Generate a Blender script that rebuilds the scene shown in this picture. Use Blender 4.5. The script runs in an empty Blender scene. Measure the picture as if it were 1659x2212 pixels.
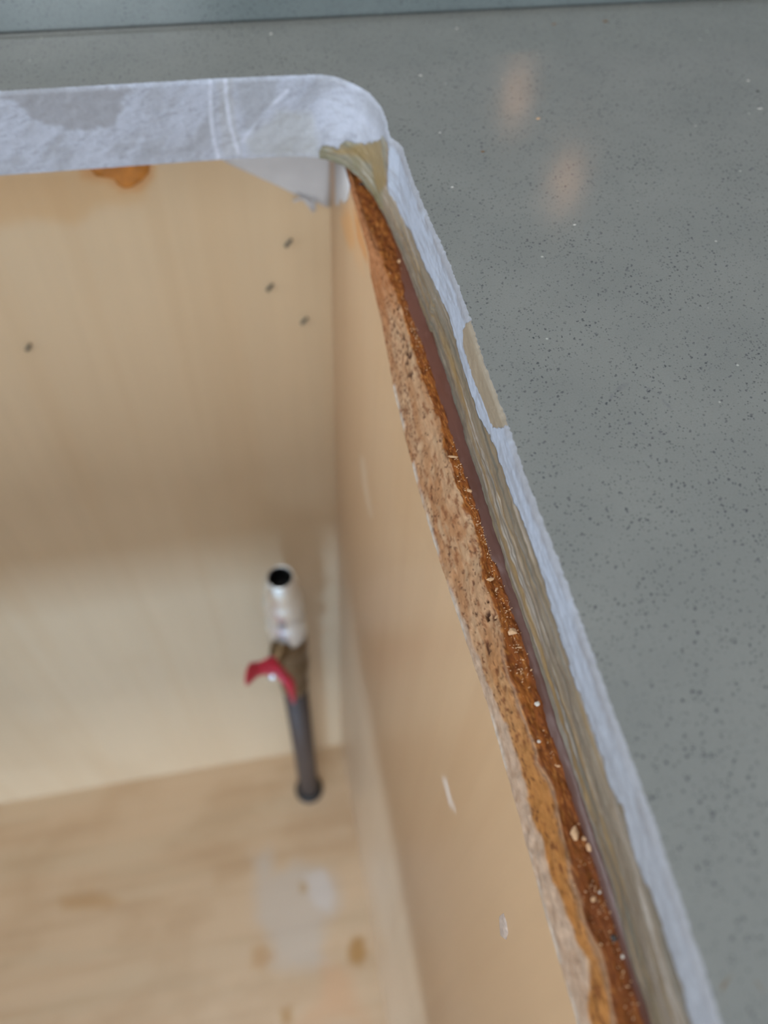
import bpy, bmesh, math, random
import numpy as np
from mathutils import Matrix, Vector

# ------------------------------------------------------------------ camera
Z0 = 0.90                                   # height of the worktop above the room floor
FPX = 1715.6
R = np.array([[0.98170541, -0.18714573, 0.03508516],      # right
              [0.13220317, 0.80255696, 0.58174276],       # up
              [0.13702852, 0.56646165, -0.81261577]])     # forward
CAM = np.array([-0.04824199, -0.24818499, 0.12])          # relative to worktop level
scene = bpy.context.scene
cd = bpy.data.cameras.new('camera')
cam = bpy.data.objects.new('camera', cd)
scene.collection.objects.link(cam)
cd.sensor_fit = 'HORIZONTAL'
cd.sensor_width = 36.0
cd.lens = FPX / 1659 * 36.0
cd.clip_start = 0.005
cd.dof.use_dof = True
cd.dof.focus_distance = 0.178
cd.dof.aperture_fstop = 12.5
M = Matrix.Identity(4)
for i in range(3):
    M[i][0] = R[0, i]
    M[i][1] = R[1, i]
    M[i][2] = -R[2, i]
    M[i][3] = CAM[i] + (Z0 if i == 2 else 0)
cam.matrix_world = M
scene.camera = cam

# ------------------------------------------------------------------ world and daylight
scene.view_settings.view_transform = 'Standard'
scene.view_settings.look = 'None'
scene.view_settings.gamma = 1.0
scene.view_settings.use_curve_mapping = False
scene.view_settings.exposure = -0.29
world = bpy.data.worlds.new('overcast_sky')
scene.world = world
world.use_nodes = True
wb = world.node_tree.nodes['Background']
wb.inputs[0].default_value = (0.80, 0.90, 1.0, 1)
wb.inputs[1].default_value = 1.5


def area_light(name, loc, direction, sx, sy, power, color):
    l = bpy.data.lights.new(name, 'AREA')
    l.shape = 'RECTANGLE'
    l.size, l.size_y = sx, sy
    l.energy = power
    l.color = color
    o = bpy.data.objects.new(name, l)
    o.location = loc
    o.rotation_euler = Vector(direction).to_track_quat('-Z', 'Y').to_euler()
    scene.collection.objects.link(o)
    return o


# daylight through the room's unseen openings; the low left one is added fill
OPENINGS = [('window_1', 'left', -1.1, 0.5, 1.05, 2.25, 56, (0.86, 0.94, 1.0)),      # wall, u0, u1, z0, z1, power, tint
            ('window_2', 'front', -1.48, -0.92, 0.42, 0.80, 89, (0.39, 0.64, 1.0)),
            ('window_3', 'front', 0.02, 0.46, 0.42, 0.80, 13, (0.42, 0.66, 1.0)),
            ('fill_window', 'left', -2.40, -1.75, 0.42, 0.80, 158, (0.46, 0.68, 1.0)),  # unseen opening added to brighten the lower right cabinet side
            ('window_4', 'front', -0.85, -0.05, 1.25, 2.15, 56, (0.86, 0.94, 1.0))]
for (nm, wl, u0, u1, z0, z1, pw_, tint) in OPENINGS:
    if wl == 'left':
        area_light('daylight_' + nm, (-2.56, (u0 + u1) / 2, (z0 + z1) / 2), (1, 0, 0), u1 - u0, z1 - z0, pw_, tint)
    else:
        area_light('daylight_' + nm, ((u0 + u1) / 2, -2.86, (z0 + z1) / 2), (0, 1, 0), u1 - u0, z1 - z0, pw_, tint)

area_light('fill_panel_light', (-0.35, -0.65, 2.478), (0, 0, -1), 0.56, 0.56, 9, (1.0, 0.91, 0.78))  # added fill from above, lifts the cabinet floor and walls

# ------------------------------------------------------------------ helpers
UP = np.array([0, 0, 1.0])


def ray(px, py):
    return R.T @ np.array([(px - 829.5) / FPX, -(py - 1106) / FPX, 1.0])


def onx(px, py, X):
    d = ray(px, py)
    return CAM + d * (X - CAM[0]) / d[0]


def ony(px, py, Y):
    d = ray(px, py)
    return CAM + d * (Y - CAM[1]) / d[1]


def onz(px, py, Z):
    d = ray(px, py)
    return CAM + d * (Z - CAM[2]) / d[2]


T = 0.02529          # slab thickness
XW = -0.009588       # inner face of the right cabinet side
YB = 0.035093        # inner face of the cabinet back
HF = 0.696           # cabinet floor below the worktop level
BS = 0.036544        # front of the raised ledge
YF = -0.50           # front of the cabinet
XL = -0.62           # inner face of the left cabinet side
PX, PY = -0.04937, -0.00492


def lin(c):
    c = np.asarray(c, float) / 255.0
    return np.where(c <= 0.04045, c / 12.92, ((c + 0.055) / 1.055) ** 2.4)


def hash3(ix, iy, iz, seed):
    n = (ix.astype(np.int64) * 374761393 + iy.astype(np.int64) * 668265263
         + iz.astype(np.int64) * 2147483647 + seed * 1274126177) & 0xFFFFFFFF
    n = ((n ^ (n >> 13)) * 1274126177) & 0xFFFFFFFF
    n = ((n ^ (n >> 16)) * 2246822519) & 0xFFFFFFFF
    return ((n ^ (n >> 15)) & 0xFFFFFF) / float(0xFFFFFF)


def vnoise(x, y, z=None, seed=0):
    x = np.asarray(x, float)
    y = np.asarray(y, float)
    z = np.zeros_like(x) if z is None else np.asarray(z, float)
    fx, fy, fz = np.floor(x), np.floor(y), np.floor(z)
    tx, ty, tz = x - fx, y - fy, z - fz
    tx, ty, tz = [t * t * (3 - 2 * t) for t in (tx, ty, tz)]
    r = 0
    for a in (0, 1):
        for b in (0, 1):
            for c in (0, 1):
                w = (tx if a else 1 - tx) * (ty if b else 1 - ty) * (tz if c else 1 - tz)
                r = r + w * hash3(fx + a, fy + b, fz + c, seed)
    return r


def fbm(x, y, z=None, seed=0, octv=4):
    r, a, s = 0, 0.5, 1.0
    for k in range(octv):
        r = r + a * vnoise(np.asarray(x) * s, np.asarray(y) * s, None if z is None else np.asarray(z) * s, seed + k * 17)
        a *= 0.5
        s *= 2.03
    return r / (1 - 0.5 ** octv)


def sstep(a, b, v):
    t = np.clip((v - a) / (b - a), 0, 1)
    return t * t * (3 - 2 * t)


def sdpoly(U, V, poly):
    """signed distance to a polygon, negative inside"""
    poly = np.asarray(poly, float)
    d = np.full(U.shape, 1e9)
    inside = np.zeros(U.shape, bool)
    n = len(poly)
    for i in range(n):
        a, b = poly[i], poly[(i + 1) % n]
        e = b - a
        wx, wy = U - a[0], V - a[1]
        t = np.clip((wx * e[0] + wy * e[1]) / (e @ e + 1e-18), 0, 1)
        d = np.minimum(d, (wx - e[0] * t) ** 2 + (wy - e[1] * t) ** 2)
        cond = (a[1] > V) != (b[1] > V)
        with np.errstate(divide='ignore', invalid='ignore'):
            xi = a[0] + (V - a[1]) * e[0] / (e[1] if abs(e[1]) > 1e-15 else 1e-15)
        inside ^= cond & (U < xi)
    d = np.sqrt(d)
    return np.where(inside, -d, d)


def pm(U, V, poly, soft, seed=0, amp=0.0, freq=300.0):
    """soft ragged-edged mask of a stain outline given in the surface's own coordinates"""
    n = (fbm(U * freq, V * freq, seed=seed) - 0.5) * 2 * amp
    return 1 - sstep(-soft, soft, sdpoly(U, V, poly) + n)


def mix(c, m, col):
    return c * (1 - m[..., None]) + lin(col) * m[..., None]


coll = scene.collection


def link(o, parent=None):
    coll.objects.link(o)
    if parent is not None:
        o.parent = parent
    return o


def empty(name, loc=(0, 0, 0)):
    o = bpy.data.objects.new(name, None)
    o.location = loc
    o.empty_display_size = 0.02
    return link(o)


def tag(o, label=None, cat=None, group=None, kind=None):
    if label:
        o['label'] = label
    if cat:
        o['category'] = cat
    if group:
        o['group'] = group
    if kind:
        o['kind'] = kind
    return o


def mesh_obj(name, verts, faces, mat, parent=None, smooth=True, col=None):
    """verts are relative to worktop level; everything is lifted by Z0 unless parented at a lifted empty"""
    me = bpy.data.meshes.new(name)
    me.from_pydata([tuple(map(float, v)) for v in verts], [], [tuple(map(int, f)) for f in faces])
    if col is not None:
        at = me.color_attributes.new('Col', 'FLOAT_COLOR', 'POINT')
        c4 = np.ones((len(verts), 4), np.float32)
        c4[:, :3] = col
        at.data.foreach_set('color', c4.ravel())
    me.materials.append(mat)
    if smooth:
        me.polygons.foreach_set('use_smooth', [True] * len(me.polygons))
    me.update()
    o = bpy.data.objects.new(name, me)
    link(o, parent)
    if parent is None:
        o.location = (0, 0, Z0)
    return o


def grid_faces(nu, nv, close_u=False, keep=None, off=0, flip=False):
    iu = np.arange(nu if close_u else nu - 1)
    iv = np.arange(nv - 1)
    A, B = np.meshgrid(iu, iv, indexing='ij')
    a = A * nv + B
    b = ((A + 1) % nu) * nv + B
    f = np.stack([a, b, b + 1, a + 1], -1)
    if flip:
        f = f[..., ::-1]
    f = f.reshape(-1, 4)
    if keep is not None:
        f = f[keep.reshape(-1)]
    return f + off


def grid_obj(name, P, mat, parent=None, col=None, keep=None, close_u=False, flip=False, smooth=True):
    nu, nv = P.shape[:2]
    f = grid_faces(nu, nv, close_u, keep, flip=flip)
    v = P.reshape(-1, 3)
    c = None if col is None else col.reshape(-1, 3)
    if keep is not None:
        used = np.unique(f)
        m = -np.ones(len(v), int)
        m[used] = np.arange(len(used))
        v, f = v[used], m[f]
        c = None if c is None else c[used]
    return mesh_obj(name, v, f, mat, parent, smooth, c)


def box(name, lo, hi, mat, parent=None, bevel=0.0):
    bm = bmesh.new()
    bmesh.ops.create_cube(bm, size=1)
    for v in bm.verts:
        v.co = Vector([lo[i] + (v.co[i] + 0.5) * (hi[i] - lo[i]) for i in range(3)])
    if bevel:
        bmesh.ops.bevel(bm, geom=bm.edges[:], offset=bevel, segments=2, affect='EDGES')
    me = bpy.data.meshes.new(name)
    bm.to_mesh(me)
    bm.free()
    me.materials.append(mat)
    o = bpy.data.objects.new(name, me)
    link(o, parent)
    if parent is None:
        o.location = (0, 0, Z0)
    return o


def lathe(name, prof, center, mat, parent, n=40, axis='z'):
    """prof: (radius, height) pairs"""
    P = np.zeros((n, len(prof), 3))
    for i in range(n):
        a = 2 * math.pi * i / n
        for j, (r, h) in enumerate(prof):
            if axis == 'z':
                P[i, j] = (center[0] + r * math.cos(a), center[1] + r * math.sin(a), center[2] + h)
            else:   # along -y
                P[i, j] = (center[0] + r * math.cos(a), center[1] - h, center[2] + r * math.sin(a))
    return grid_obj(name, P, mat, parent, close_u=True)


# ------------------------------------------------------------------ materials
class NT:
    def __init__(self, name):
        self.m = bpy.data.materials.new(name)
        self.m.use_nodes = True
        self.t = self.m.node_tree
        self.b = self.t.nodes['Principled BSDF']

    def n(self, typ, **kw):
        nd = self.t.nodes.new(typ)
        for k, v in kw.items():
            if k.startswith('i_'):
                nd.inputs[k[2:].replace('_', ' ')].default_value = v
            else:
                setattr(nd, k, v)
        return nd

    def l(self, a, b):
        self.t.links.new(a, b)

    def coords(self, scale=(1, 1, 1)):
        tc = self.n('ShaderNodeTexCoord')
        mp = self.n('ShaderNodeMapping')
        mp.inputs['Scale'].default_value = scale
        self.l(tc.outputs['Object'], mp.inputs['Vector'])
        return mp.outputs[0]

    def noise(self, scale, detail=4, rough=0.55, vec=None, stretch=(1, 1, 1)):
        nd = self.n('ShaderNodeTexNoise')
        nd.inputs['Scale'].default_value = scale
        nd.inputs['Detail'].default_value = detail
        nd.inputs['Roughness'].default_value = rough
        self.l(vec if vec is not None else self.coords(stretch), nd.inputs['Vector'])
        return nd.outputs['Fac']

    def ramp(self, fac, stops):
        r = self.n('ShaderNodeValToRGB')
        while len(r.color_ramp.elements) > 2:
            r.color_ramp.elements.remove(r.color_ramp.elements[0])
        e = r.color_ramp.elements
        while len(e) < len(stops):
            e.new(0.5)
        for el, (p, c) in zip(e, stops):
            el.position = p
            if isinstance(c, (int, float)):
                c = (c, c, c)
            el.color = (*c, 1)
        self.l(fac, r.inputs[0])
        return r.outputs[0]

    def mixc(self, fac, a, b, mode='MIX'):
        x = self.n('ShaderNodeMix', data_type='RGBA', blend_type=mode)
        for s, v in ((0, fac), (6, a), (7, b)):
            if hasattr(v, 'links'):
                self.l(v, x.inputs[s])
            elif s == 0:
                x.inputs[0].default_value = v
            else:
                x.inputs[s].default_value = (*v, 1)
        return x.outputs[2]

    def bump(self, h, strength, dist):
        b = self.n('ShaderNodeBump')
        b.inputs['Strength'].default_value = strength
        b.inputs['Distance'].default_value = dist
        self.l(h, b.inputs['Height'])
        self.l(b.outputs[0], self.b.inputs['Normal'])

    def set(self, **kw):
        for k, v in kw.items():
            self.b.inputs[k.replace('_', ' ')].default_value = v
        return self


def plain(name, rgb, rough=0.5, metal=0.0, nscale=40, namt=0.08, bump=0.0):
    k = NT(name)
    c = lin(rgb)
    f = k.noise(nscale)
    col = k.ramp(f, [(0.3, tuple(c * (1 - namt))), (0.7, tuple(np.clip(c * (1 + namt), 0, 1)))])
    k.l(col, k.b.inputs['Base Color'])
    k.set(Roughness=rough, Metallic=metal)
    if bump:
        k.bump(f, bump, 0.001)
    return k.m


def attr_mat(name, rough=0.5, spec=0.5, grain=(1, 1, 1), gscale=600, gamt=0.12, bump=0.0, bdist=0.0003, coat=0.0):
    k = NT(name)
    a = k.n('ShaderNodeVertexColor', layer_name='Col')
    f = k.noise(gscale, 5, 0.6, stretch=grain)
    g = k.ramp(f, [(0.3, 1 - gamt), (0.7, 1.0)])
    k.l(k.mixc(1.0, a.outputs[0], g, 'MULTIPLY'), k.b.inputs['Base Color'])
    k.set(Roughness=rough)
    k.b.inputs['Specular IOR Level'].default_value = spec
    if coat:
        k.b.inputs['Coat Weight'].default_value = coat
        k.b.inputs['Coat Roughness'].default_value = 0.15
    if bump:
        k.bump(f, bump, bdist)
    return k.m


def quartz(name='grey_speckled_quartz', tint=(1, 1, 1)):
    k = NT(name)
    v = k.coords()
    cloud = k.noise(35, 4, 0.6, v)
    base = k.ramp(cloud, [(0.25, tuple(lin((121, 122, 119)))), (0.75, tuple(lin((132, 132, 128))))])
    fine = k.noise(2500, 2, 0.5, v)
    base = k.mixc(1.0, base, k.ramp(fine, [(0.3, 0.9), (0.7, 1.0)]), 'MULTIPLY')
    # dark mineral grains
    for sc, thr, colr, den in ((760, 0.20, (62, 64, 67), 0.42), (1400, 0.24, (78, 80, 80), 0.42), (330, 0.10, (89, 89, 91), 0.52)):
        wob = k.noise(sc * 1.7, 2, 0.5, v)
        wv = k.n('ShaderNodeVectorMath', operation='SCALE')
        wv.inputs['Scale'].default_value = 0.9 / sc
        cmb = k.n('ShaderNodeCombineXYZ')
        for q in range(2):
            k.l(wob, cmb.inputs[q])
        k.l(cmb.outputs[0], wv.inputs[0])
        add = k.n('ShaderNodeVectorMath', operation='ADD')
        k.l(v, add.inputs[0])
        k.l(wv.outputs[0], add.inputs[1])
        vo = k.n('ShaderNodeTexVoronoi')
        vo.inputs['Scale'].default_value = sc
        k.l(add.outputs[0], vo.inputs['Vector'])
        spot = k.ramp(vo.outputs['Distance'], [(thr * 0.6, 1.0), (thr * 1.5, 0.0)])
        pick = k.n('ShaderNodeSeparateColor')
        k.l(vo.outputs['Color'], pick.inputs[0])
        sel = k.ramp(pick.outputs[0], [(den, 0.0), (den + 0.12, 0.85)])
        area = k.ramp(k.noise(60, 3, 0.6, v), [(0.30, 0.35), (0.60, 1.0)])
        m = k.mixc(1.0, spot, sel, 'MULTIPLY')
        m = k.mixc(1.0, m, area, 'MULTIPLY')
        base = k.mixc(m, base, tuple(lin(colr)))
    # a few tiny pale grains
    vo = k.n('ShaderNodeTexVoronoi')
    vo.inputs['Scale'].default_value = 210
    k.l(v, vo.inputs['Vector'])
    pick = k.n('ShaderNodeSeparateColor')
    k.l(vo.outputs['Color'], pick.inputs[0])
    m = k.mixc(1.0, k.ramp(vo.outputs['Distance'], [(0.05, 1.0), (0.09, 0.0)]), k.ramp(pick.outputs[1], [(0.86, 0.0), (0.9, 0.7)]), 'MULTIPLY')
    base = k.mixc(m, base, tuple(lin((185, 185, 175))))
    # a faint dried squiggle and a dried drop ring
    tc = v
    for (cx, cy, r, w, colr, st, sd) in ((*onz(1385, 885, 0)[:2], 0.0062, 0.0005, (105, 104, 108), 0.55, 3.0),
                                         (*onz(1610, 2165, 0)[:2], 0.0028, 0.00035, (112, 91, 62), 0.8, 9.0)):
        sb = k.n('ShaderNodeVectorMath', operation='SUBTRACT')
        k.l(v, sb.inputs[0])
        sb.inputs[1].default_value = (cx, cy, 0)
        ml = k.n('ShaderNodeVectorMath', operation='MULTIPLY')
        k.l(sb.outputs[0], ml.inputs[0])
        ml.inputs[1].default_value = (1, 0.85, 0)
        ln = k.n('ShaderNodeVectorMath', operation='LENGTH')
        k.l(ml.outputs[0], ln.inputs[0])
        wobble = k.noise(160, 2, 0.5, v)
        ma = k.n('ShaderNodeMath', operation='MULTIPLY_ADD')
        k.l(wobble, ma.inputs[0])
        ma.inputs[1].default_value = r * 0.5
        k.l(ln.outputs['Value'], ma.inputs[2])
        df = k.n('ShaderNodeMath', operation='SUBTRACT')
        k.l(ma.outputs[0], df.inputs[0])
        df.inputs[1].default_value = r * 1.25
        ab = k.n('ShaderNodeMath', operation='ABSOLUTE')
        k.l(df.outputs[0], ab.inputs[0])
        sc = k.n('ShaderNodeMath', operation='MULTIPLY')
        k.l(ab.outputs[0], sc.inputs[0])
        sc.inputs[1].default_value = 1 / w
        ringm = k.ramp(sc.outputs[0], [(0.2, 1.0), (1.0, 0.0)])
        gap = k.ramp(k.noise(260, 2, 0.5, k.coords((1, 1, 1))), [(0.48, 0.0), (0.62, st)])
        base = k.mixc(k.mixc(1.0, ringm, gap, 'MULTIPLY'), base, tuple(lin(colr)))
    base = k.mixc(1.0, base, (1.0, 0.97, 0.93), 'MULTIPLY')
    if tint != (1, 1, 1):
        base = k.mixc(1.0, base, tint, 'MULTIPLY')
    k.l(base, k.b.inputs['Base Color'])
    rg = k.ramp(k.noise(90, 3, 0.5, v), [(0.3, 0.09), (0.7, 0.13)])
    k.l(rg, k.b.inputs['Roughness'])
    k.b.inputs['Specular IOR Level'].default_value = 0.5
    k.bump(fine, 0.05, 0.0002)
    return k.m


M_QUARTZ = quartz()
M_QUARTZ2 = quartz('grey_quartz_shade_tint', (0.74, 0.86, 0.94))  # same stone, tinted darker and bluer to carry the light on the upstand
M_CUT = attr_mat('sawn_quartz_face', rough=0.75, spec=0.25, gscale=900, gamt=0.10, bump=0.25, bdist=0.0003)
M_RESIDUE = attr_mat('old_adhesive_residue', rough=0.42, spec=0.5, grain=(1, 0.12, 1), gscale=700, gamt=0.18, bump=0.35, bdist=0.0004)
M_MELAMINE = attr_mat('beige_woodgrain_melamine', rough=0.33, spec=0.45, grain=(1, 1, 0.05), gscale=160, gamt=0.05)
M_FLOORMEL = attr_mat('beige_woodgrain_melamine_floor', rough=0.38, spec=0.45, grain=(0.06, 1, 1), gscale=160, gamt=0.06)
M_CHIP = attr_mat('bare_chipboard', rough=0.75, spec=0.15, grain=(1, 0.35, 1), gscale=1100, gamt=0.26, bump=0.6, bdist=0.0006)
M_SEALANT = attr_mat('clear_sealant_over_wood', rough=0.36, spec=0.35, grain=(1, 0.1, 1), gscale=500, gamt=0.15, bump=0.15, bdist=0.0003)
M_SMEAR = plain('white_sealant', (190, 188, 190), 0.55, nscale=120, namt=0.05)
M_MELPLAIN = plain('plain_beige_melamine', (196, 172, 142), 0.35, nscale=30, namt=0.04)
M_AMBER = plain('amber_glue', (176, 112, 44), 0.35, nscale=200, namt=0.25)
M_STAPLE = plain('dark_steel', (104, 98, 86), 0.5, 0.3, nscale=500)
M_WALL = plain('white_wall_paint', (205, 203, 198), 0.85, nscale=6, namt=0.02)
M_CEIL = plain('white_ceiling_paint', (214, 213, 210), 0.9, nscale=6, namt=0.02)
M_FLOOR = plain('pale_floor_tile', (160, 150, 138), 0.5, nscale=3, namt=0.08)
M_CHROME = plain('chrome', (240, 245, 248), 0.26, 0.75, nscale=60, namt=0.03)
M_BRASS = plain('tarnished_brass', (112, 92, 66), 0.38, 0.75, nscale=220, namt=0.25)
M_PIPE = plain('dark_brown_pipe', (66, 52, 44), 0.62, 0.0, nscale=120, namt=0.12)
M_BLACK = plain('hole_shade_black', (16, 15, 15), 0.7, nscale=200)  # painted darkness for the gap round the pipe and the fitting's hole
M_RED = plain('red_enamel', (182, 36, 58), 0.3, nscale=300, namt=0.08)
M_FRAME = plain('white_painted_frame', (215, 215, 212), 0.4, nscale=20, namt=0.02)

# ------------------------------------------------------------------ the room around
RX0, RX1, RY0, RY1, RH = -2.5, 3.0, -2.8, 4.2, 2.5 - Z0
FL = -Z0


def struct(o):
    o['kind'] = 'structure'
    return o


struct(box('floor', (RX0 - .1, RY0 - .1, FL - .1), (RX1 + .1, RY1 + .1, FL), M_FLOOR))
struct(box('ceiling', (RX0 - .1, RY0 - .1, RH), (RX1 + .1, RY1 + .1, RH + .1), M_CEIL))
struct(box('wall_back', (RX0, RY1, FL), (RX1, RY1 + .1, RH), M_WALL))
struct(box('wall_right', (RX1, RY0, FL), (RX1 + .1, RY1, RH), M_WALL))


def wall_with_hole(name, axis, at0, at1, u0, u1, holes):
    """a wall built of blocks around its openings, joined into one piece of the setting"""
    vs, fs = [], []
    cuts = [u0] + [q for hh in holes for q in hh[:2]] + [u1]
    blocks = [(cuts[i], cuts[i + 1], FL, RH) for i in range(0, len(cuts), 2)]
    for hu0, hu1, hz0, hz1 in holes:
        blocks += [(hu0, hu1, FL, hz0 - Z0), (hu0, hu1, hz1 - Z0, RH)]
    for (a, b, c, d) in blocks:
        if d - c < 1e-4 or b - a < 1e-4:
            continue
        k = len(vs)
        for z in (c, d):
            for (u, w) in ((a, at0), (b, at0), (b, at1), (a, at1)):
                vs.append((u, w, z) if axis == 'x' else (w, u, z))
        fs += [(k, k + 1, k + 5, k + 4), (k + 1, k + 2, k + 6, k + 5), (k + 2, k + 3, k + 7, k + 6),
               (k + 3, k, k + 4, k + 7), (k, k + 3, k + 2, k + 1), (k + 4, k + 5, k + 6, k + 7)]
    return struct(mesh_obj(name, vs, fs, M_WALL, smooth=False))


wall_with_hole('wall_front', 'x', RY0 - .1, RY0, RX0, RX1, sorted(o[2:6] for o in OPENINGS if o[1] == 'front'))
wall_with_hole('wall_left', 'y', RX0 - .1, RX0, RY0, RY1, sorted(o[2:6] for o in OPENINGS if o[1] == 'left'))


def frame(name, axis, at0, at1, u0, u1, z0, z1, w):
    root = struct(empty(name, ((u0 + u1) / 2, (at0 + at1) / 2, Z0 + z0) if axis == 'x' else ((at0 + at1) / 2, (u0 + u1) / 2, Z0 + z0)))
    off = root.location - Vector((0, 0, Z0))
    for (a, b, c, d) in ((u0, u0 + w, z0, z1), (u1 - w, u1, z0, z1), (u0 + w, u1 - w, z0, z0 + w), (u0 + w, u1 - w, z1 - w, z1)):
        lo, hi = ((a, at0, c), (b, at1, d)) if axis == 'x' else ((at0, a, c), (at1, b, d))
        box('frame_bar', [lo[i] - off[i] for i in range(3)], [hi[i] - off[i] for i in range(3)], M_FRAME, root)


for (nm, wl, u0, u1, z0, z1, pw_, tint) in OPENINGS:
    if wl == 'left':
        frame(nm, 'y', RX0 - .07, RX0 - .02, u0, u1, z0 - Z0, z1 - Z0, .03)
    else:
        frame(nm, 'x', RY0 - .07, RY0 - .02, u0, u1, z0 - Z0, z1 - Z0, .03)
struct(box('wall_half', (-0.75, BS + 0.012, FL), (0.75, BS + 0.14, -T - 0.0005), M_WALL))

# ------------------------------------------------------------------ worktop with the sink cut-out
top = empty('countertop', (0, 0, Z0))
tag(top, 'grey speckled stone countertop with a rounded sink cut-out and rough white sawn edges', 'countertop')
# outline of the cut-out at the upper edge, far right corner first measured, rest regular
arc = [onz(*p, 0)[:2] for p in ((690, 163), (722, 168), (760, 182), (795, 203), (818, 230), (830, 258), (834, 282), (840, 300))]
jog = [onz(*p, 0)[:2] for p in ((852, 306), (864, 318), (889, 396), (916, 459), (956, 547), (986, 622), (1007, 682), (1046, 800), (1085, 900))]
key = [(-0.30, 0.0), (-0.2, 0.0), (-0.10, 0.0003), (-0.045, 0.0004)] + [tuple(p) for p in arc + jog]
key += [(0.0, -0.16), (0.0003, -0.19), (0.0, -0.23), (-0.0008, -0.25), (-0.0003, -0.30), (0.0, -0.38)]
key = np.array(key)


def resample(P, step):
    d = np.r_[0, np.cumsum(np.hypot(*np.diff(P, axis=0).T))]
    n = max(2, int(d[-1] / step))
    s = np.linspace(0, d[-1], n + 1)
    return np.c_[np.interp(s, d, P[:, 0]), np.interp(s, d, P[:, 1])]


vis = resample(key, 0.00045)
ker = np.hanning(9)
ker /= ker.sum()
pad = np.r_[np.repeat(vis[:1], 4, 0), vis, np.repeat(vis[-1:], 4, 0)]
vis = np.c_[np.convolve(pad[:, 0], ker, 'valid'), np.convolve(pad[:, 1], ker, 'valid')]


def arcpts(cx, cy, r, a0, a1, n=10):
    return [(cx + r * math.cos(a), cy + r * math.sin(a)) for a in np.linspace(a0, a1, n)]


rest = arcpts(-0.02, -0.40, 0.02, 0, -math.pi / 2) + arcpts(-0.58, -0.40, 0.02, -math.pi / 2, -math.pi) + arcpts(-0.58, -0.02, 0.02, math.pi, math.pi / 2) + [(-0.45, 0.0)]
loop = np.r_[vis, np.array(rest)]
NL = len(loop)
nrm = np.roll(loop, -1, 0) - np.roll(loop, 1, 0)
nrm /= np.hypot(*nrm.T)[:, None]
nin = np.c_[nrm[:, 1], -nrm[:, 0]]          # points into the opening
cen = np.array([-0.3, -0.2])
if np.mean(((cen - loop) * nin).sum(1)) < 0:
    nin = -nin
# softened normals so that the worn edge stays smooth
nvis = len(vis)
SX0, SX1, SY0, SY1 = -0.75, 0.75, -0.56, BS + 0.14
out = []
for p in loop:
    d = p - cen
    s = min((SX1 - cen[0]) / d[0] if d[0] > 0 else 9e9, (SX0 - cen[0]) / d[0] if d[0] < 0 else 9e9,
            (SY1 - cen[1]) / d[1] if d[1] > 0 else 9e9, (SY0 - cen[1]) / d[1] if d[1] < 0 else 9e9)
    out.append(cen + d * s)
out = np.array(out)
# fix the four corners of the rectangle
for cxy in ((SX0, SY0), (SX0, SY1), (SX1, SY0), (SX1, SY1)):
    out[np.argmin(np.hypot(*(out - np.array(cxy)).T))] = cxy
ss = np.arange(NL) * 0.00045
chipn = (fbm(ss * 1500, ss * 0, seed=3) - 0.5) * 0.0006 + np.maximum(0, vnoise(ss * 800, ss * 0, seed=8) - 0.8) * 0.0015
# the saw ran wider below: the lower arris cuts the corner with a larger, smoother curve
botkey = np.array([(-0.045, 0.0003), (-0.030, -0.0004), (-0.0220, -0.0013), (-0.0158, -0.0035), (-0.0103, -0.0080), (-0.0066, -0.0148), (-0.0038, -0.0260),
                   (-0.0021, -0.0404), (-0.0007, -0.0560), (-0.0002, -0.0720), (0.0, -0.0900)])
i0 = int(np.argmin(np.hypot(vis[:, 0] + 0.045, vis[:, 1])))
i1 = int(np.argmin(np.hypot(vis[:, 0], vis[:, 1] + 0.090)))
seg = np.r_[0, np.cumsum(np.hypot(*np.diff(vis[i0:i1 + 1], axis=0).T))]
bd = np.r_[0, np.cumsum(np.hypot(*np.diff(botkey, axis=0).T))]
loop_b = loop.copy()
tq = seg / seg[-1] * bd[-1]
bx, by = np.interp(tq, bd, botkey[:, 0]), np.interp(tq, bd, botkey[:, 1])
kk = np.hanning(15)
kk /= kk.sum()
bx[7:-7], by[7:-7] = np.convolve(bx, kk, 'valid'), np.convolve(by, kk, 'valid')
loop_b[i0:i1 + 1] = np.c_[bx, by]
# polished top and outer faces
rows = [(out, -T), (out, 0.0)]
edge_in = loop - nin * (0.0007 + np.maximum(chipn, -0.0003))[:, None]
Ptop = np.zeros((NL, 4, 3))
Ptop[:, 0, :2], Ptop[:, 0, 2] = out, -T
Ptop[:, 1, :2], Ptop[:, 1, 2] = out, -0.0006
Ptop[:, 2, :2], Ptop[:, 2, 2] = out * 0.9985 + cen * 0.0015, 0
Ptop[:, 3, :2], Ptop[:, 3, 2] = edge_in, 0
slab = grid_obj('polished_top', Ptop, M_QUARTZ, top, close_u=True, smooth=False)
Pbot = np.zeros((NL, 2, 3))
Pbot[:, 0, :2], Pbot[:, 0, 2] = loop_b, -T
Pbot[:, 1, :2], Pbot[:, 1, 2] = out, -T
NV = 64
zz = -np.r_[0, 0.0003, 0.0008, np.linspace(0.0014, T, NV - 3)]
Pc = np.zeros((NL, NV, 3))
S, Zg = np.meshgrid(ss, zz, indexing='ij')
for j, z in enumerate(zz):
    f = min(1, -z / 0.0008)
    wz = sstep(0.003, 0.021, -z)
    base = edge_in * (1 - f) + (loop * (1 - wz) + loop_b * wz) * f
    base = base + nin * ((fbm(ss * 500, ss * 0 + z * 500, seed=21) - 0.5) * 0.0004 * f)[:, None]
    Pc[:, j, :2] = base
    Pc[:, j, 2] = z
X, Y, Z = Pc[..., 0], Pc[..., 1], Pc[..., 2]
col = np.ones((NL, NV, 3)) * lin((192, 192, 198))
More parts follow.
